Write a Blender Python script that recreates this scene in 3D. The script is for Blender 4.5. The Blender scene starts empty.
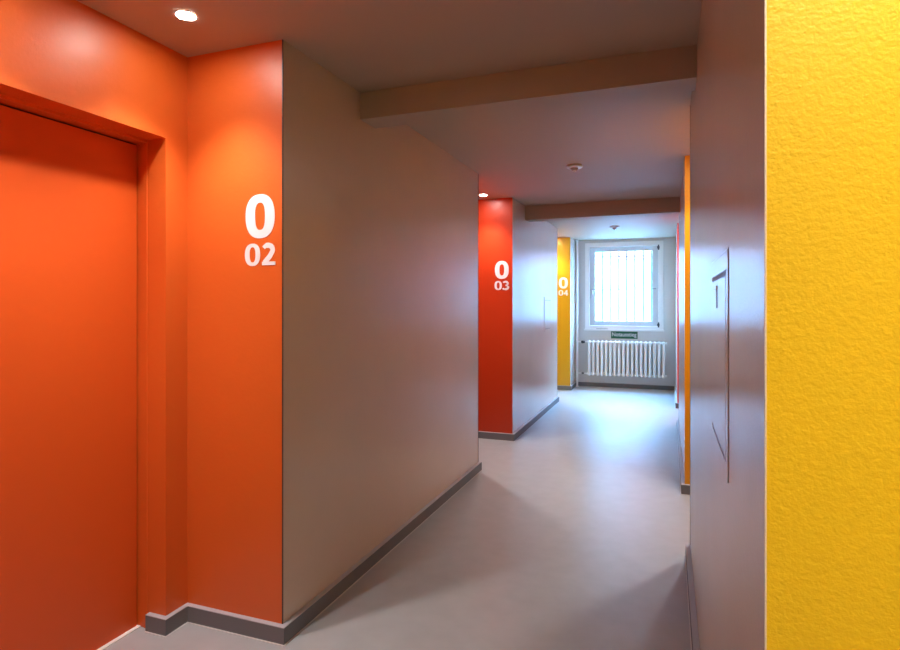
import bpy, bmesh, math, random
from mathutils import Vector, Matrix
random.seed(4)
S = bpy.context.scene
COL = S.collection
PI = math.pi

# ------------------------------------------------------------------ camera
CAM_H = 1.47; YAW = 0.357; F = 585.34; CY = 304.637
cam = bpy.data.cameras.new('camera'); camo = bpy.data.objects.new('camera', cam); COL.objects.link(camo)
cam.sensor_width = 36; cam.lens = F/900*36; cam.shift_y = (CY-325)/900
cam.clip_start = 0.02
camo.location = (0, 0, CAM_H); camo.rotation_euler = (PI/2, 0, YAW)
S.camera = camo

# ------------------------------------------------------------------ dimensions (metres)
H = 2.627                       # ceiling
XL, XR = -1.5766, 0.1192        # corridor faces of the piers
XN, XNR = -2.1085, 0.70         # backs of the niches
Y0, Y1, Y2, Y3, Y4, Y5, Y6 = .885, 2.1375, 4.945, 6.158, 8.8804, 10.1315, 10.75
R0, R1, R2, R3, R4, R5 = -.36, .865, 3.6756, 4.8998, 7.68, 8.9042
YB = -2.6                       # behind the camera
BT, BH = .0245, .0767           # baseboard
DX = -2.272                     # door leaf plane
DY0, DY1, DZ = 1.0, 2.0112, 2.2163
FX = -2.2165

# ------------------------------------------------------------------ materials
def mat(name, col, rough=.5, spec=.5, metal=0, bump=None, mottle=None, coat=0):
    m = bpy.data.materials.new(name); m.use_nodes = True
    nt = m.node_tree; b = nt.nodes['Principled BSDF']
    b.inputs['Base Color'].default_value = (*col, 1)
    b.inputs['Roughness'].default_value = rough
    b.inputs['Specular IOR Level'].default_value = spec
    b.inputs['Metallic'].default_value = metal
    b.inputs['Coat Weight'].default_value = coat
    b.inputs['Coat Roughness'].default_value = .2
    tc = nt.nodes.new('ShaderNodeTexCoord')
    if mottle:
        sc, amt = mottle
        n = nt.nodes.new('ShaderNodeTexNoise'); n.inputs['Scale'].default_value = sc; n.inputs['Detail'].default_value = 6
        nt.links.new(tc.outputs['Object'], n.inputs['Vector'])
        r = nt.nodes.new('ShaderNodeValToRGB')
        r.color_ramp.elements[0].position = .3; r.color_ramp.elements[1].position = .7
        r.color_ramp.elements[0].color = (*[c*(1-amt) for c in col], 1)
        r.color_ramp.elements[1].color = (*[min(1, c*(1+amt)) for c in col], 1)
        nt.links.new(n.outputs['Fac'], r.inputs['Fac']); nt.links.new(r.outputs['Color'], b.inputs['Base Color'])
    if bump:
        prev = None
        for sc, dist in bump:
            n = nt.nodes.new('ShaderNodeTexNoise'); n.inputs['Scale'].default_value = sc; n.inputs['Detail'].default_value = 3
            nt.links.new(tc.outputs['Object'], n.inputs['Vector'])
            bp = nt.nodes.new('ShaderNodeBump'); bp.inputs['Strength'].default_value = 1; bp.inputs['Distance'].default_value = dist
            nt.links.new(n.outputs['Fac'], bp.inputs['Height'])
            if prev: nt.links.new(prev.outputs['Normal'], bp.inputs['Normal'])
            prev = bp
        nt.links.new(prev.outputs['Normal'], b.inputs['Normal'])
    return m
def emit(name, col, s):
    m = bpy.data.materials.new(name); m.use_nodes = True; nt = m.node_tree
    nt.nodes.remove(nt.nodes['Principled BSDF'])
    e = nt.nodes.new('ShaderNodeEmission'); e.inputs[0].default_value = (*col, 1); e.inputs[1].default_value = s
    nt.links.new(e.outputs[0], nt.nodes['Material Output'].inputs[0]); return m

M = dict(
    wall=mat('warm grey satin wall paint', (.58, .485, .40), .27, .52, bump=[(55, .0006), (260, .0003)], mottle=(3, .02)),
    ceil=mat('matt warm grey ceiling paint', (.44, .365, .29), .6, .3, bump=[(120, .0006)]),
    endwall=mat('light grey wall paint', (.66, .66, .655), .5, .4, bump=[(90, .0006)]),
    floor=mat('grey beige linoleum', (.37, .378, .39), .34, .5, bump=[(14, .0007), (120, .00012)], mottle=(9, .045)),
    orange=mat('orange gloss wall paint', (.64, .118, .016), .42, .5, bump=[(60, .0006), (300, .0002)]),
    door=mat('orange lacquered door', (.62, .088, .011), .42, .4, bump=[(400, .0001)]),
    red=mat('red orange wall paint', (.50, .040, .007), .36, .45, bump=[(60, .0006)]),
    amber=mat('amber wall paint', (.70, .29, .006), .36, .45, bump=[(60, .0006)]),
    crimson=mat('crimson wall paint', (.75, .06, .045), .36, .45, bump=[(60, .0006)]),
    yellow=mat('yellow rough plaster paint', (.74, .49, .014), .45, .45, bump=[(110, .0008), (260, .0004)]),
    yellow2=mat('yellow wall paint', (.62, .345, .012), .4, .45, bump=[(60, .0006)]),
    base=mat('grey skirting', (.165, .17, .185), .6, .2),
    baselit=mat('light grey painted lit edge', (.42, .42, .45), .35, .5),
    joint=mat('pale floor joint', (.6, .58, .56), .5),
    edge=mat('dark brown edge strip', (.045, .03, .026), .5),
    bead=mat('bare plaster corner bead', (.70, .62, .50), .6, bump=[(300, .0008)]),
    white=mat('white lacquer', (.88, .88, .88), .3, .5),
    vinyl=mat('white vinyl lettering', (.74, .75, .78), .5, .3),
    sash=mat('pale grey window sash', (.60, .64, .66), .35),  # greyer than the frame, painting in the shade around the pane
    sill=mat('white window sill', (.8, .8, .8), .35),
    thresh=mat('pale stone threshold', (.80, .79, .75), .4),
    green=mat('dark green sign enamel', (.003, .11, .055), .35),
    dark=mat('dark plastic', (.03, .035, .045), .4),
    steel=mat('brushed steel', (.55, .56, .58), .3, metal=1),
    det=mat('off white plastic', (.72, .70, .68), .35),
    detdark=mat('brown grey plastic shade', (.42, .30, .22), .45),
    bars=mat('dark iron window bars', (.03, .03, .04), .5),
    facade=mat('weathered render facade', (.13, .105, .10), .8, mottle=(.6, .05)),
    brick=mat('red brick', (.15, .03, .024), .8, mottle=(2, .12)),
    pave=mat('courtyard paving', (.20, .19, .18), .8, mottle=(2, .08)),
    lamp=emit('warm white lamp', (1, .97, .93), 225),
)
def glass():
    m = bpy.data.materials.new('window glass'); m.use_nodes = True; nt = m.node_tree
    nt.nodes.remove(nt.nodes['Principled BSDF'])
    t = nt.nodes.new('ShaderNodeBsdfTransparent'); t.inputs[0].default_value = (.93, .97, 1, 1)
    g = nt.nodes.new('ShaderNodeBsdfGlossy'); g.inputs['Roughness'].default_value = .02
    x = nt.nodes.new('ShaderNodeMixShader'); x.inputs[0].default_value = .06
    nt.links.new(t.outputs[0], x.inputs[1]); nt.links.new(g.outputs[0], x.inputs[2])
    nt.links.new(x.outputs[0], nt.nodes['Material Output'].inputs[0]); return m
M['glass'] = glass()

# ------------------------------------------------------------------ mesh helpers
def bx(bm, x0, x1, y0, y1, z0, z1):
    v = [bm.verts.new((x, y, z)) for z in (z0, z1) for y in (y0, y1) for x in (x0, x1)]
    for f in ((0, 2, 3, 1), (4, 5, 7, 6), (0, 1, 5, 4), (2, 6, 7, 3), (0, 4, 6, 2), (1, 3, 7, 5)):
        bm.faces.new([v[i] for i in f])
def prism(bm, poly, z0, z1):
    """plan polygon (x, y) extruded in z"""
    lo = [bm.verts.new((x, y, z0)) for x, y in poly]; hi = [bm.verts.new((x, y, z1)) for x, y in poly]
    n = len(poly)
    bm.faces.new(lo[::-1]); bm.faces.new(hi)
    for i in range(n): bm.faces.new((lo[i], lo[(i+1) % n], hi[(i+1) % n], hi[i]))
def lathe(bm, prof, n=32, o=(0, 0, 0), axis='z'):
    rings = []
    def P(r, z, a):
        c, s = r*math.cos(a), r*math.sin(a)
        v = {'z': (c, s, z), 'x': (z, c, s), 'y': (c, z, s)}[axis]
        return (o[0]+v[0], o[1]+v[1], o[2]+v[2])
    for r, z in prof:
        if r < 1e-6: rings.append([bm.verts.new(P(0, z, 0))])
        else: rings.append([bm.verts.new(P(r, z, 2*PI*i/n)) for i in range(n)])
    for a, b in zip(rings, rings[1:]):
        for i in range(n):
            j = (i+1) % n
            if len(a) == 1 and len(b) == 1: continue
            if len(a) == 1: bm.faces.new((a[0], b[i], b[j]))
            elif len(b) == 1: bm.faces.new((a[i], b[0], a[j]))
            else: bm.faces.new((a[i], b[i], b[j], a[j]))
def tube(bm, pts, r, n=12):
    pts = [Vector(p) for p in pts]; rings = []
    for i, p in enumerate(pts):
        t = ((pts[min(i+1, len(pts)-1)]-p).normalized() + (p-pts[max(i-1, 0)]).normalized()).normalized()
        a = t.cross(Vector((0, 0, 1)) if abs(t.z) < .9 else Vector((0, 1, 0))).normalized(); b = t.cross(a)
        rr = r[i] if isinstance(r, (list, tuple)) else r
        rings.append([bm.verts.new(p + rr*(math.cos(2*PI*k/n)*a + math.sin(2*PI*k/n)*b)) for k in range(n)])
    for A, B in zip(rings, rings[1:]):
        for k in range(n): bm.faces.new((A[k], A[(k+1) % n], B[(k+1) % n], B[k]))
    bm.faces.new(rings[0][::-1]); bm.faces.new(rings[-1])
def obj(name, bm, m, parent=None, bevel=0, smooth=False, seg=2):
    bmesh.ops.recalc_face_normals(bm, faces=bm.faces)
    me = bpy.data.meshes.new(name); bm.to_mesh(me); bm.free()
    o = bpy.data.objects.new(name, me); COL.objects.link(o)
    for k in (m if isinstance(m, list) else [m]): me.materials.append(k)
    if parent:
        o.parent = parent; o.matrix_parent_inverse = Matrix.Translation(-parent.location) if not parent.parent and not PLAIN.get(parent.name) else Matrix()
    if bevel:
        b = o.modifiers.new('bevel', 'BEVEL'); b.width = bevel; b.segments = seg; b.limit_method = 'ANGLE'
    if smooth:
        for p in me.polygons: p.use_smooth = True
        me.set_sharp_from_angle(angle=math.radians(40))
    return o
PLAIN = {}
def thing(name, label, cat, loc=(0, 0, 0), group=None):
    """an Empty at the thing's base; children are modelled in local coordinates"""
    o = bpy.data.objects.new(name, None); COL.objects.link(o); o.location = loc; o.empty_display_size = .1
    o['label'] = label; o['category'] = cat
    if group: o['group'] = group
    PLAIN[o.name] = True
    return o
def tag(o, label, cat, group=None):
    o['label'] = label; o['category'] = cat
    if group: o['group'] = group
    return o
def copy_thing(r, loc, label):
    n = r.copy(); COL.objects.link(n); n.location = loc; n['label'] = label
    for ch in list(r.children):
        c = ch.copy(); COL.objects.link(c); c.parent = n
        for g in list(ch.children):
            d = g.copy(); COL.objects.link(d); d.parent = c
    return n
def struct(name, bm, m, **k):
    o = obj(name, bm, m, **k); o['kind'] = 'structure'; return o
def sempty(name, loc=(0, 0, 0)):
    o = bpy.data.objects.new(name, None); COL.objects.link(o); o.location = loc; o['kind'] = 'structure'; PLAIN[o.name] = True; return o
def B(): return bmesh.new()

# ------------------------------------------------------------------ floor, ceiling, beams
EXT = Y6+.34
b = B(); bx(b, -2.7, 1.1, YB-.2, Y6, -.15, 0); struct('floor', b, M['floor'])['label'] = 'smooth grey beige corridor floor'
b = B(); bx(b, -2.7, 1.1, YB-.2, Y6, H, H+.2)
struct('ceiling', b, M['ceil'])['label'] = 'plain warm grey corridor ceiling'
for i, (ya, yb, z, lb) in enumerate(((2.8227, 2.998, 2.4805, 'brown grey ceiling beam nearest the camera'),
                                     (6.755, 6.93, 2.465, 'brown grey ceiling beam before the window bay'))):
    b = B(); bx(b, XL, XR, ya, yb, z, H); o = struct('ceiling_beam', b, M['ceil'], bevel=.002); o['label'] = lb

# ------------------------------------------------------------------ piers and coloured niches
Q = .03
def pier(side, ya, yb, na=True, nb=True):
    """body of a pier; ends mitred where a coloured niche wall meets it"""
    x, s = (XL, -1) if side == 'left' else (XR, 1)
    back = -2.6 if side == 'left' else 1.0
    poly = [(x, ya), (x, yb)]
    poly += [(x+s*Q, yb-Q), (back, yb-Q)] if nb else [(back, yb)]
    poly += [(back, ya+Q), (x+s*Q, ya+Q)] if na else [(back, ya)]
    b = B(); prism(b, poly, 0, H)
    return struct('wall_'+side, b, M['wall'])
def niche(side, ya, yb, m, door=False):
    x, s, xn = (XL, -1, XN) if side == 'left' else (XR, 1, XNR)
    b = B()
    prism(b, [(x, ya), (xn, ya), (xn, ya-Q), (x+s*Q, ya-Q)], 0, H)
    prism(b, [(x, yb), (x+s*Q, yb+Q), (xn, yb+Q), (xn, yb)], 0, H)
    bk = xn+s*.35
    if not door:
        bx(b, min(xn, bk), max(xn, bk), ya-Q, yb+Q, 0, H)
    else:
        bx(b, bk, xn, ya-Q, DY0, 0, H)
        bx(b, bk, xn, DY1, yb+Q, 0, H)
        bx(b, bk, xn, DY0, DY1, DZ, H)
    o = struct('wall_niche', b, m); return o
for a in (('left', YB, Y0, False, True, 'near'), ('left', Y1, Y2, True, True, 'beige left corridor wall nearest the camera'),
          ('left', Y3, Y4, True, True, 'left corridor wall between the red and yellow niches'),
          ('left', Y5, Y6, True, False, 'short left corridor wall beside the window wall'),
          ('right', YB, R0, False, True, 'near'), ('right', R1, R2, True, True, 'right corridor wall beside the yellow plaster'),
          ('right', R3, R4, True, True, 'right corridor wall beyond the amber strip'),
          ('right', R5, Y6, True, False, 'short right corridor wall beside the window wall')):
    o = pier(*a[:5])
    if a[5] != 'near': o['label'] = a[5]
niche('left', Y0, Y1, M['orange'], door=True)['label'] = 'orange niche wall with the flat door'
niche('left', Y2, Y3, M['red'])['label'] = 'red orange niche wall carrying number 03'
niche('left', Y4, Y5, M['yellow2'])['label'] = 'yellow niche wall carrying number 04'
niche('right', R0, R1, M['yellow'])['label'] = 'rough yellow plaster wall filling the right edge'
niche('right', R2, R3, M['amber'])['label'] = 'amber niche wall seen as a narrow strip'
niche('right', R4, R5, M['crimson'])['label'] = 'red niche wall seen as a thin line near the window'

b = B(); bx(b, -2.7, 1.1, YB-.2, YB, 0, H); struct('wall_back', b, M['wall'])

# dark brown strips on the far arrises
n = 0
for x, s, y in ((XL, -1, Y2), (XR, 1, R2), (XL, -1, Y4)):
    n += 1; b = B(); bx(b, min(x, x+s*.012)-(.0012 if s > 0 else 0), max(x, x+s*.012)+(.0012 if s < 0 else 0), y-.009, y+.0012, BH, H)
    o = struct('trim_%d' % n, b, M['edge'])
    o['label'] = 'dark strip on the far wall edge'
b = B(); bx(b, XR-.0006, XR+.0015, R1-.0006, R1+.004, 0, H)
struct('trim_4', b, M['bead'])['label'] = 'pale plaster corner bead beside the yellow wall'
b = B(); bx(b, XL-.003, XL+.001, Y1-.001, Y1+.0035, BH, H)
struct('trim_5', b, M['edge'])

# ------------------------------------------------------------------ baseboards: one run per stretch, with painted lit edge and floor joint
def baseboard(name, path, label=None):
    """path: plan polyline along the wall face; room lies to the RIGHT of the direction of travel"""
    P = [Vector(p) for p in path]
    def off(d):
        out = []
        for i, p in enumerate(P):
            ns = []
            if i > 0: t = (p-P[i-1]).normalized(); ns.append(Vector((t.y, -t.x)))
            if i < len(P)-1: t = (P[i+1]-p).normalized(); ns.append(Vector((t.y, -t.x)))
            if len(ns) == 2: m = (ns[0]+ns[1]); m = m/m.dot(ns[0])
            else: m = ns[0]
            out.append(p+m*d)
        return out
    def strip(bm, d0, d1, z0, z1):
        a, c = off(d0), off(d1); n = len(a); rows = []
        for p, q in zip(a, c):
            rows.append([bm.verts.new((p.x, p.y, z0)), bm.verts.new((q.x, q.y, z0)), bm.verts.new((q.x, q.y, z1)), bm.verts.new((p.x, p.y, z1))])
        for r, t in zip(rows, rows[1:]):
            for k in range(4): bm.faces.new((r[k], r[(k+1) % 4], t[(k+1) % 4], t[k]))
        bm.faces.new(rows[0]); bm.faces.new(rows[-1][::-1])
    b = B(); strip(b, 0, BT, 0, BH-.004); o = struct(name, b, M['base'])
    if label: o['label'] = label
    PLAIN[o.name] = True
    b = B(); strip(b, 0, BT+.0006, BH-.004, BH); obj('lit_top_edge', b, M['baselit'], o, bevel=.001)  # paler strip paints light along the top of the board
    b = B(); strip(b, BT, BT+.005, 0, .003); obj('floor_joint', b, M['joint'], o)
    return o
# left side is walked with the room on the right: going towards -y ... so x+ is right when heading +y
baseboard('baseboard_left', [(XL-.35, Y0-0), (XL, Y0), (XL, YB)][::-1], None)
baseboard('baseboard_left', [(FX+.014, DY1), (XN, DY1), (XN, Y1), (XL, Y1), (XL, Y2), (XN, Y2), (XN, Y3), (XL, Y3), (XL, Y4), (XN, Y4), (XN, Y5), (XL, Y5), (XL, Y6), (XR, Y6), (XR, R5), (XNR, R5), (XNR, R4), (XR, R4), (XR, R3), (XNR, R3), (XNR, R2), (XR, R2), (XR, R1), (XNR, R1), (XNR, R0), (XR, R0), (XR, YB)],
          'grey skirting board with a painted lit top edge')

# ------------------------------------------------------------------ door (flat 02)
d = sempty('door_1', (DX, (DY0+DY1)/2, 0)); d['label'] = 'flush orange door in a deep orange reveal'
dl = Vector(d.location)
def at(bm, v): bmesh.ops.translate(bm, verts=bm.verts, vec=-Vector(v)); return bm
b = B(); bx(b, DX-.045, DX, DY0+.052, DY1-.008, .006, DZ-.020); obj('door_leaf', at(b, dl), M['door'], d, bevel=.0015)
b = B()
bx(b, DX-.06, FX, DY1-.0, DY1+.02, 0, DZ+.02)
bx(b, DX-.06, FX-.01, DY1-.0015, DY1, 0, DZ)
bx(b, DX-.06, FX, DY0, DY0+.048, 0, DZ)
bx(b, DX-.06, FX, DY0, DY1, DZ-.012, DZ+.02)
bx(b, FX-.018, FX, DY1-.004, DY1, 0, DZ-.012)
bx(b, DX-.12, DX-.06, DY0-.02, DY1+.03, 0, DZ+.02)
obj('door_frame', at(b, dl), M['orange'], d, bevel=.001)
b = B(); bx(b, DX-.03, DX-.012, DY1-.0075, DY1-.002, .006, DZ-.014); bx(b, DX-.03, DX-.012, DY0+.052, DY1-.0075, DZ-.0195, DZ-.0125); obj('gap_shade', at(b, dl), M['edge'], d)  # dark strips paint the shade in the gap around the leaf
b = B(); bx(b, DX-.03, DX+.018, DY0, DY1-.002, 0, .006); obj('threshold', at(b, dl), M['thresh'], d, bevel=.002)
b = B(); tube(b, [(DX+.0, 1.10, 1.03), (DX+.05, 1.10, 1.03), (DX+.055, 1.12, 1.03), (DX+.055, 1.23, 1.03)], .010)
lathe(b, [(0, 0), (.026, 0), (.026, .006), (0, .006)], 24, (DX, 1.10, 1.03), 'x')
obj('door_handle', at(b, dl), M['steel'], d, smooth=True)

# ------------------------------------------------------------------ numerals
def ribbon(bm, pts, w, y=0, t=.0015):
    n = len(pts); L, R = [], []
    for i, (x, z) in enumerate(pts):
        x0, z0 = pts[max(i-1, 0)]; x1, z1 = pts[min(i+1, n-1)]
        tx, tz = x1-x0, z1-z0; l = math.hypot(tx, tz); tx /= l; tz /= l
        ww = (w[i] if isinstance(w, list) else w)/2
        L.append((x-tz*ww, z+tx*ww)); R.append((x+tz*ww, z-tx*ww))
    for i in range(n-1):
        q = [L[i], L[i+1], R[i+1], R[i]]
        fr = [bm.verts.new((a, y-t, c)) for a, c in q]; bk = [bm.verts.new((a, y, c)) for a, c in q]
        bm.faces.new(fr); bm.faces.new(bk[::-1])
        for k in range(4): bm.faces.new((fr[k], fr[(k+1) % 4], bk[(k+1) % 4], bk[k]))
def zero(bm, x0, x1, z0, z1, sw, sh, t=.0015, p=2.35):
    n = 56; cx, cz = (x0+x1)/2, (z0+z1)/2
    def se(a, rx, rz, p):
        c, s = math.cos(a), math.sin(a)
        return cx+rx*math.copysign(abs(c)**(2/p), c), cz+rz*math.copysign(abs(s)**(2/p), s)
    R = []
    for i in range(n):
        a = 2*PI*i/n
        o = se(a, (x1-x0)/2, (z1-z0)/2, p); q = se(a, (x1-x0)/2-sw, (z1-z0)/2-sh, p+.25)
        R.append([bm.verts.new((o[0], -t, o[1])), bm.verts.new((q[0], -t, q[1])), bm.verts.new((q[0], 0, q[1])), bm.verts.new((o[0], 0, o[1]))])
    for i in range(n):
        A, C = R[i], R[(i+1) % n]
        for k in range(4): bm.faces.new((A[k], A[(k+1) % 4], C[(k+1) % 4], C[k]))
def arc(cx, cz, rx, rz, a0, a1, n=20):
    return [(cx+rx*math.cos(math.radians(a0+(a1-a0)*i/n)), cz+rz*math.sin(math.radians(a0+(a1-a0)*i/n))) for i in range(n+1)]
def glyph(bm, ch, x, z, w, h):
    """digit with its lower left corner at (x, z)"""
    if ch == '0': zero(bm, x, x+w, z, z+h, w*.31, h*.165)
    k = w*.325
    if ch == '2':
        c = arc(x+w*.45, z+h*.70, w*.34, h*.215, 152, -38, 18)
        pts = c+[(x+w*.60, z+h*.42), (x+w*.40, z+h*.27), (x+w*.20, z+h*.12)]
        ribbon(bm, pts, [k*.72]*4+[k*.95]*(len(pts)-4))
        b0 = [(x+w*.03, z+h*.085), (x+w*.98, z+h*.085)]; ribbon(bm, b0, h*.17, t=.0019)
    if ch == '3':
        ribbon(bm, arc(x+w*.42, z+h*.72, w*.36, h*.20, 150, -88, 18), [k*.7]*5+[k*.95]*9+[k*.6]*5)
        ribbon(bm, arc(x+w*.40, z+h*.29, w*.44, h*.215, 86, -150, 18), [k*.6]*5+[k*1.0]*9+[k*.7]*5, t=.0019)
    if ch == '4':
        ribbon(bm, [(x+w*.70, z), (x+w*.70, z+h)], k*.95)
        ribbon(bm, [(x+w*.02, z+h*.30), (x+w*1.0, z+h*.30)], h*.155, t=.0019)
        ribbon(bm, [(x+w*.11, z+h*.26), (x+w*.66, z+h*.97)], k*.72, t=.0023)
def number(corner_x, y, digits, word, desc, z=1.64):
    t = thing('door_number', 'white numerals zero above %s on the %s' % (word, desc), 'number', (corner_x-.13, y, z))
    # local x measured from the pier corner
    ox = .13
    b = B(); zero(b, ox-.197, ox-.041, .124, .3195, .0515, .037); obj('large_zero', b, M['vinyl'], t)
    b = B(); glyph(b, '0', ox-.201, .002, .083, .1); obj('small_zero', b, M['vinyl'], t)
    b = B(); glyph(b, digits, ox-.111, .004, .075, .096); obj('small_'+word.split()[-1], b, M['vinyl'], t)
    return t
number(XL, Y1, '2', 'zero two', 'orange wall beside the door')
number(XL, Y3, '3', 'zero three', 'red orange wall further along', 1.626)
number(XL, Y5, '4', 'zero four', 'narrow yellow wall by the window', 1.622)

# ------------------------------------------------------------------ ceiling downlights
SPOT_W = 92
def downlight(label, loc):
    t = thing('recessed_downlight', label, 'ceiling light', loc, 'recessed downlights in the niche ceilings')
    b = B(); lathe(b, [(.038, -.001), (.046, -.001), (.047, -.002), (.042, -.004), (.0375, -.0035), (.0375, -.0012)], 40); obj('trim_ring', b, M['white'], t, smooth=True)
    b = B(); lathe(b, [(0, -.0025), (.0372, -.0025), (.0370, -.001), (0, -.001)], 40); obj('light_disc', b, M['lamp'], t)
    li = bpy.data.lights.new('lamp_beam', 'SPOT'); li.energy = SPOT_W; li.color = (1, .97, .94); li.spot_size = math.radians(96); li.spot_blend = 1; li.shadow_soft_size = .035
    lo = bpy.data.objects.new('lamp_beam', li); COL.objects.link(lo); lo.parent = t; lo.location = (0, 0, -.02)
    return t
DL = downlight('round lit downlight above the orange number 02 wall', (-1.806, 1.823, H))
for loc, lb in (((-1.806, 1.20, H), 'round lit downlight above the orange door, left of frame'),
                ((-1.83, 5.91, H), 'small lit downlight above the red number 03 wall'),
                ((-1.83, 5.23, H), 'lit downlight hidden in the near end of the red niche'),
                ((-1.83, 9.87, H), 'lit downlight in the far end of the yellow number 04 niche'),
                ((-1.83, 9.19, H), 'lit downlight in the near end of the yellow number 04 niche'),
                ((.37, .56, H), 'lit downlight above the rough yellow wall'),
                ((.37, -.05, H), 'lit downlight in the yellow niche beside the camera'),
                ((.33, 4.02, H), 'lit downlight in the near end of the amber niche'),
                ((.33, 4.62, H), 'lit downlight in the far end of the amber niche'),
                ((.33, 8.02, H), 'lit downlight in the near end of the crimson niche'),
                ((.33, 8.62, H), 'lit downlight in the far end of the crimson niche')):
    copy_thing(DL, loc, lb)

# ------------------------------------------------------------------ ceiling sensors
def sensor(label, loc):
    t = thing('ceiling_sensor', label, 'sensor', loc, 'round ceiling sensors along the corridor')
    b = B(); lathe(b, [(0, 0), (.064, 0), (.067, -.006), (.064, -.018), (.040, -.024), (.036, -.020), (0, -.020)], 40); obj('base_plate', b, M['det'], t, smooth=True)
    b = B(); lathe(b, [(.030, -.018), (.029, -.036), (.020, -.042), (0, -.042)], 32); obj('housing', b, M['detdark'], t, smooth=True)
    b = B(); lathe(b, [(.013, -.041), (.012, -.049), (.006, -.054), (0, -.055)], 20); obj('lens', b, M['white'], t, smooth=True)
    return t
s0 = sensor('round ceiling sensor between the two beams', (-.731, 4.925, H))
copy_thing(s0, (-.745, 8.955, H), 'smaller looking round ceiling sensor above the corridor before the window')

# ------------------------------------------------------------------ access panels (painted steel revision doors)
def access_panel(label, x, s, y0, y1, z0, z1, m):
    """s = +1: room lies towards +x"""
    t = thing('access_panel', label, 'access panel', (x, (y0+y1)/2, (z0+z1)/2))
    w, h = (y1-y0)/2, (z1-z0)/2
    def X(a, c): return (min(a*s, c*s), max(a*s, c*s))
    fw = .042; d = .002 if s < 0 else .005
    b = B(); bx(b, *X(0, d), -w, w, h-fw, h); bx(b, *X(0, d), -w, w, -h, -h+fw*.75)
    bx(b, *X(0, d), -w, -w+fw, -h+fw*.75, h-fw); bx(b, *X(0, d), w-fw, w, -h+fw*.75, h-fw)
    obj('frame', b, m, t, bevel=.001)
    b = B(); bx(b, *X(0, d+.0004), -w+fw+.005, w-fw-.005, -h+fw*.75+.012, h-fw-.012); obj('panel_door', b, m, t, bevel=.001)
    b = B(); bx(b, *X(0, .0006), -w+fw, w-fw, -h+fw*.75, h-fw); obj('shadow_joint', b, M['edge2'], t)
    b = B(); bx(b, *X(0, .0007), -w-.003, w+.003, h, h+.003); bx(b, *X(0, .0007), w, w+.012, -h, h); obj('outline_shadow', b, M['edge3'], t)  # thin strips paint the panel's outline shadow on two sides
    b = B(); bx(b, *X(.003, .0055), .02, .10, h-fw-.036, h-fw-.028); bx(b, *X(.003, .005), .02, .026, h-fw-.085, h-fw-.036)
    obj('latch', b, m, t, bevel=.0008)
    return t
M['edge3'] = mat('painted outline shadow', (.38, .31, .27), .5)
M['edge2'] = mat('brown shadow joint', (.16, .11, .10), .5)
access_panel('flush painted access panel in the near right wall', XR, -1, 1.363, 1.861, 1.093, 1.588, M['wall'])
access_panel('pale flush access panel in the far left wall before the yellow niche', XL, 1, 7.87, 8.34, 1.10, 1.575, M['wall'])

# ------------------------------------------------------------------ end wall and window
WX0, WX1, WZ0, WZ1 = -1.406, -.080, 1.035, 2.575
b = B()
bx(b, -2.7, WX0, Y6, EXT, 0, H+.2); bx(b, WX1, 1.1, Y6, EXT, 0, H+.2)
bx(b, WX0, WX1, Y6, EXT, 0, WZ0); bx(b, WX0, WX1, Y6, EXT, WZ1, H+.2)
struct('wall_end', b, M['endwall'])['label'] = 'light grey end wall around the window'
w = sempty('window_1', ((WX0+WX1)/2, Y6, WZ0)); w['label'] = 'bright white framed window at the corridor end'
wl = Vector(w.location)
def ring(bm, x0, x1, z0, z1, wl_, wr, wb, wt, y0, y1):
    bx(bm, x0, x0+wl_, y0, y1, z0, z1); bx(bm, x1-wr, x1, y0, y1, z0, z1)
    bx(bm, x0+wl_, x1-wr, y0, y1, z0, z0+wb); bx(bm, x0+wl_, x1-wr, y0, y1, z1-wt, z1)
b = B(); ring(b, WX0, WX1, WZ0, WZ1, .075, .085, .06, .075, Y6-.018, Y6+.10); obj('window_frame', at(b, wl), M['white'], w, bevel=.003)
gx0, gx1, gz0, gz1 = WX0+.17, WX1-.18, WZ0+.14, WZ1-.15
b = B(); ring(b, WX0+.077, WX1-.087, WZ0+.062, WZ1-.077, .094, .094, .080, .082, Y6+.045, Y6+.105); obj('sash', at(b, wl), M['sash'], w, bevel=.004)
b = B(); bx(b, gx0-.01, gx1+.01, Y6+.07, Y6+.08, gz0-.01, gz1+.01); obj('pane', at(b, wl), M['glass'], w)
b = B(); bx(b, WX0-.012, WX1+.012, Y6-.055, Y6, WZ0-.03, WZ0); obj('window_sill', at(b, wl), M['sill'], w, bevel=.004)
b = B(); bx(b, WX0+.115, WX0+.14, Y6-.008, Y6+.045, 1.66, 1.74); bx(b, WX0+.12, WX0+.135, Y6-.035, Y6-.005, 1.715, 1.73); bx(b, WX0+.118, WX0+.137, Y6-.04, Y6-.028, 1.61, 1.735)
obj('window_handle', at(b, wl), M['steel'], w, bevel=.002)
for z in (2.46, 1.12):
    b = B(); tube(b, [(WX1-.078, Y6-.02, z-.045), (WX1-.078, Y6-.02, z+.045)], .012); bx(b, WX1-.10, WX1-.06, Y6-.021, Y6-.016, z-.02, z+.02)
    obj('hinge', at(b, wl), M['dark'], w)
b = B(); bx(b, WX0+.20, WX0+.40, Y6-.03, Y6-.022, WZ0+.002, WZ0+.008); obj('sill_vent', at(b, wl), M['base'], w)
b = B(); tube(b, [(WX0+.12, Y6-.012, 1.745), (WX1-.12, Y6-.012, 1.745)], .006, 8); obj('locking_rod', at(b, wl), M['base'], w)

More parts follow.
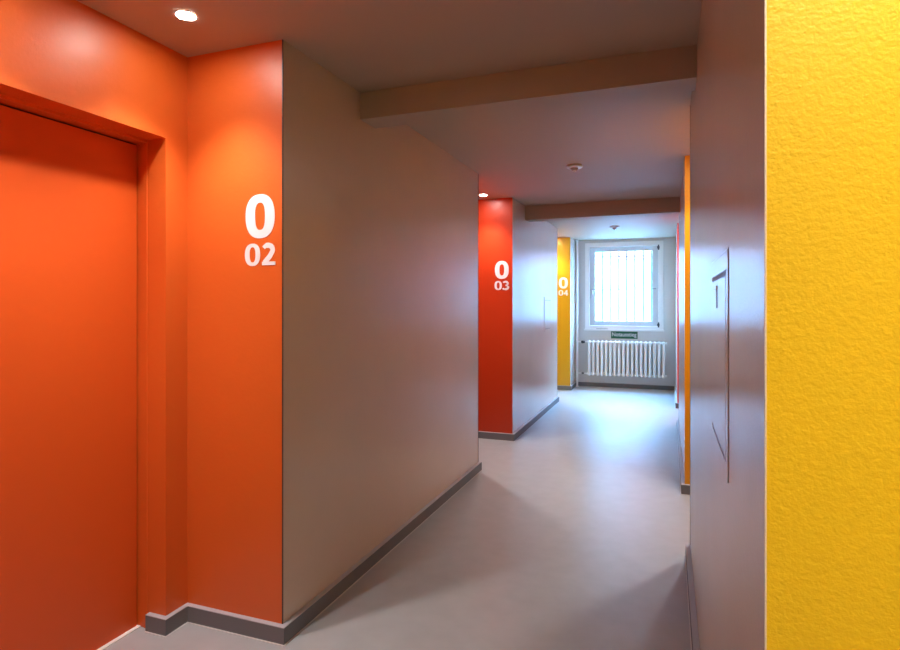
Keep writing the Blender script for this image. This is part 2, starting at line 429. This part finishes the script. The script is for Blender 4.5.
# grille outside the window
gy = Y6+.26
g = thing('window_grille', 'thin vertical security bars outside the window', 'grille', ((WX0+WX1)/2, gy, WZ0))
gl = Vector(g.location)
k_ca, k_sa = math.cos(YAW), math.sin(YAW)
for u in (594.6, 602.8, 610.9, 618.9, 626.8, 634.9, 643.2, 651.6):
    k = (u-450)/F; x = gy*(k*k_ca-k_sa)/(k_ca+k*k_sa)
    b = B(); tube(b, [(x, gy, WZ0-.0), (x, gy, WZ1)], .014, 10); obj('bar', at(b, gl), M['bars'], g, smooth=True)
b = B(); bx(b, WX0, WX1, gy-.003, gy+.003, 2.335, 2.350); obj('cross_rail', at(b, gl), M['bars'], g)

# outside
b = B(); bx(b, -14, 14, EXT, 30, .2, .35); o = struct('ground', b, M['pave']); o['label'] = 'pale courtyard ground outside the window'
fb = thing('neighbouring_building', 'pale building with pink brick upper wall seen blown out through the window', 'building', (0, 24, .35))
b = B(); bx(b, -14, 14, 0, 4, 0, 8.0); obj('rendered_wall', b, M['facade'], fb)
b = B(); bx(b, -1.9, 14, -.05, 0, 2.9, 8.0); obj('brick_wall', b, M['brick'], fb)

# ------------------------------------------------------------------ emergency exit sign
def onY(u, v, Y):
    k = (u-450)/F; X = Y*(k*k_ca-k_sa)/(k_ca+k*k_sa); dd = -k_sa*X+k_ca*Y
    return X, CAM_H+(CY-v)/F*dd
ys = Y6-.006
sx0, sz1 = onY(611.0, 331.3, ys); sx1, _ = onY(637.6, 331.5, ys); _, sz0 = onY(611, 338.4, ys)
t = thing('emergency_exit_sign', 'small green sign reading Notausstieg under the window', 'sign', ((sx0+sx1)/2, Y6, (sz0+sz1)/2))
b = B(); bx(b, (sx0-sx1)/2, (sx1-sx0)/2, -.006, 0, (sz0-sz1)/2, (sz1-sz0)/2); obj('sign_plate', b, M['green'], t, bevel=.001)
cu = bpy.data.curves.new('text', 'FONT'); cu.body = 'Notausstieg'; cu.size = .1; cu.extrude = .0006; cu.offset = .001; cu.align_x = 'CENTER'; cu.align_y = 'CENTER'
to = bpy.data.objects.new('text', cu); COL.objects.link(to)
bpy.context.view_layer.update()
me = bpy.data.meshes.new_from_object(to.evaluated_get(bpy.context.evaluated_depsgraph_get()))
bpy.data.objects.remove(to)
xs = [v.co.x for v in me.vertices]; zs = [v.co.y for v in me.vertices]
fx = (sx1-sx0)*.92/(max(xs)-min(xs)); fz = (sz1-sz0)*.74/(max(zs)-min(zs)); mx, mz = (max(xs)+min(xs))/2, (max(zs)+min(zs))/2
for v in me.vertices: v.co = ((v.co.x-mx)*fx, -.0068-v.co.z, (v.co.y-mz)*fz)
me.name = 'lettering'; me.materials.clear(); me.materials.append(M['vinyl'])
lo = bpy.data.objects.new('lettering', me); COL.objects.link(lo); lo.parent = t

# ------------------------------------------------------------------ radiator
ry = Y6-.115
rx0, _ = onY(589.2, 350, ry-.04); rx1, _ = onY(663.6, 350, ry-.04)
NS = 18; pit = (rx1-rx0)/(NS-1); RZ0, RZ1 = .215, .835
rad = thing('radiator', 'white ribbed column radiator on the wall below the window', 'radiator', ((rx0+rx1)/2, ry, 0))
b = B()
def column_bm(cx):
    b = B()
    for yy in (-.048, 0, .048):
        tube(b, [(cx, yy, RZ0+.03), (cx, yy, RZ1-.03)], .0205 if yy < 0 else .015, 14)
    for z in (RZ0+.028, RZ1-.028):
        # rounded head joining the three tubes
        pr = []
        for i in range(17):
            a = PI*i/16
            pr.append((-.066*math.cos(a), 0))
        tube(b, [(cx, -.070, z), (cx, -.062, z), (cx, -.04, z), (cx, .04, z), (cx, .062, z), (cx, .070, z)], [.008, .021, .028, .028, .021, .008], 14)
    return b
for i in range(NS):
    obj('column', column_bm(rx0+i*pit-rad.location.x), M['white'], rad, smooth=True)
hw = (rx1-rx0)/2
for z in (RZ0+.03, RZ1-.03):
    b = B(); tube(b, [(-hw-.045, 0, z), (hw+.05, 0, z)], .019, 14)
    lathe(b, [(0, 0), (.024, 0), (.024, .018), (0, .018)], 16, (hw+.04, 0, z), 'x'); obj('manifold', b, M['white'], rad, smooth=True)
for x in (-hw*.6, hw*.6):
    for z in (RZ0+.05, RZ1-.06):
        b = B(); bx(b, x-.012, x+.012, .04, .114, z-.01, z+.01); obj('wall_bracket', b, M['white'], rad)
ux = -1.532
px = ux-rad.location.x
for z, nm in ((RZ1-.03, 'flow_pipe'), (RZ0+.03, 'return_pipe')):
    b = B(); tube(b, [(px+.018, 0, z), (-hw-.04, 0, z)], .011, 12)
    o = obj(nm, b, M['white'], rad, smooth=True)
b = B(); lathe(b, [(0, -.034), (.017, -.034), (.024, -.02), (.024, .02), (.017, .034), (0, .034)], 16, (px+.105, -.01, RZ1-.03), 'x')
tube(b, [(px+.105, -.01, RZ1-.03), (px+.105, -.07, RZ1-.03)], [.02, .023], 16); obj('thermostat_valve', b, M['dark'], rad, smooth=True)
b = B(); lathe(b, [(0, -.02), (.016, -.02), (.016, .02), (0, .02)], 12, (px+.10, 0, RZ0+.03), 'x'); obj('lockshield_valve', b, M['base'], rad, smooth=True)
# riser
t = thing('heating_riser', 'white vertical heating pipe in the left corner beside the radiator', 'pipe', (ux, ry, 0))
b = B(); tube(b, [(0, 0, 0), (0, 0, H)], .0175, 16); obj('pipe', b, M['white'], t, smooth=True)
b = B(); lathe(b, [(.018, 0), (.03, 0), (.03, .008), (.018, .014)], 20, (0, 0, 0)); obj('floor_collar', b, M['white'], t, smooth=True)
b = B(); lathe(b, [(.018, 0), (.03, 0), (.03, -.008), (.018, -.014)], 20, (0, 0, H)); obj('ceiling_collar', b, M['white'], t, smooth=True)

# ------------------------------------------------------------------ daylight
W = bpy.data.worlds.new('sky'); S.world = W; W.use_nodes = True
bg = W.node_tree.nodes['Background']; bg.inputs[0].default_value = (.23, .56, 1, 1); bg.inputs[1].default_value = 170
pl = bpy.data.lights.new('window_portal', 'AREA'); pl.shape = 'RECTANGLE'; pl.size = WX1-WX0+.02; pl.size_y = WZ1-WZ0+.02; pl.cycles.is_portal = True
po = bpy.data.objects.new('window_portal', pl); COL.objects.link(po); po.location = ((WX0+WX1)/2, EXT+.02, (WZ0+WZ1)/2); po.rotation_euler = (-PI/2, 0, 0)

# ------------------------------------------------------------------ render look
c = S.cycles
c.use_denoising = True; c.max_bounces = 14; c.diffuse_bounces = 10; c.glossy_bounces = 6; c.transparent_max_bounces = 8
c.sample_clamp_indirect = 12; c.caustics_reflective = False; c.caustics_refractive = False
S.view_settings.view_transform = 'Standard'; S.view_settings.look = 'None'; S.view_settings.gamma = 1; S.view_settings.exposure = 0
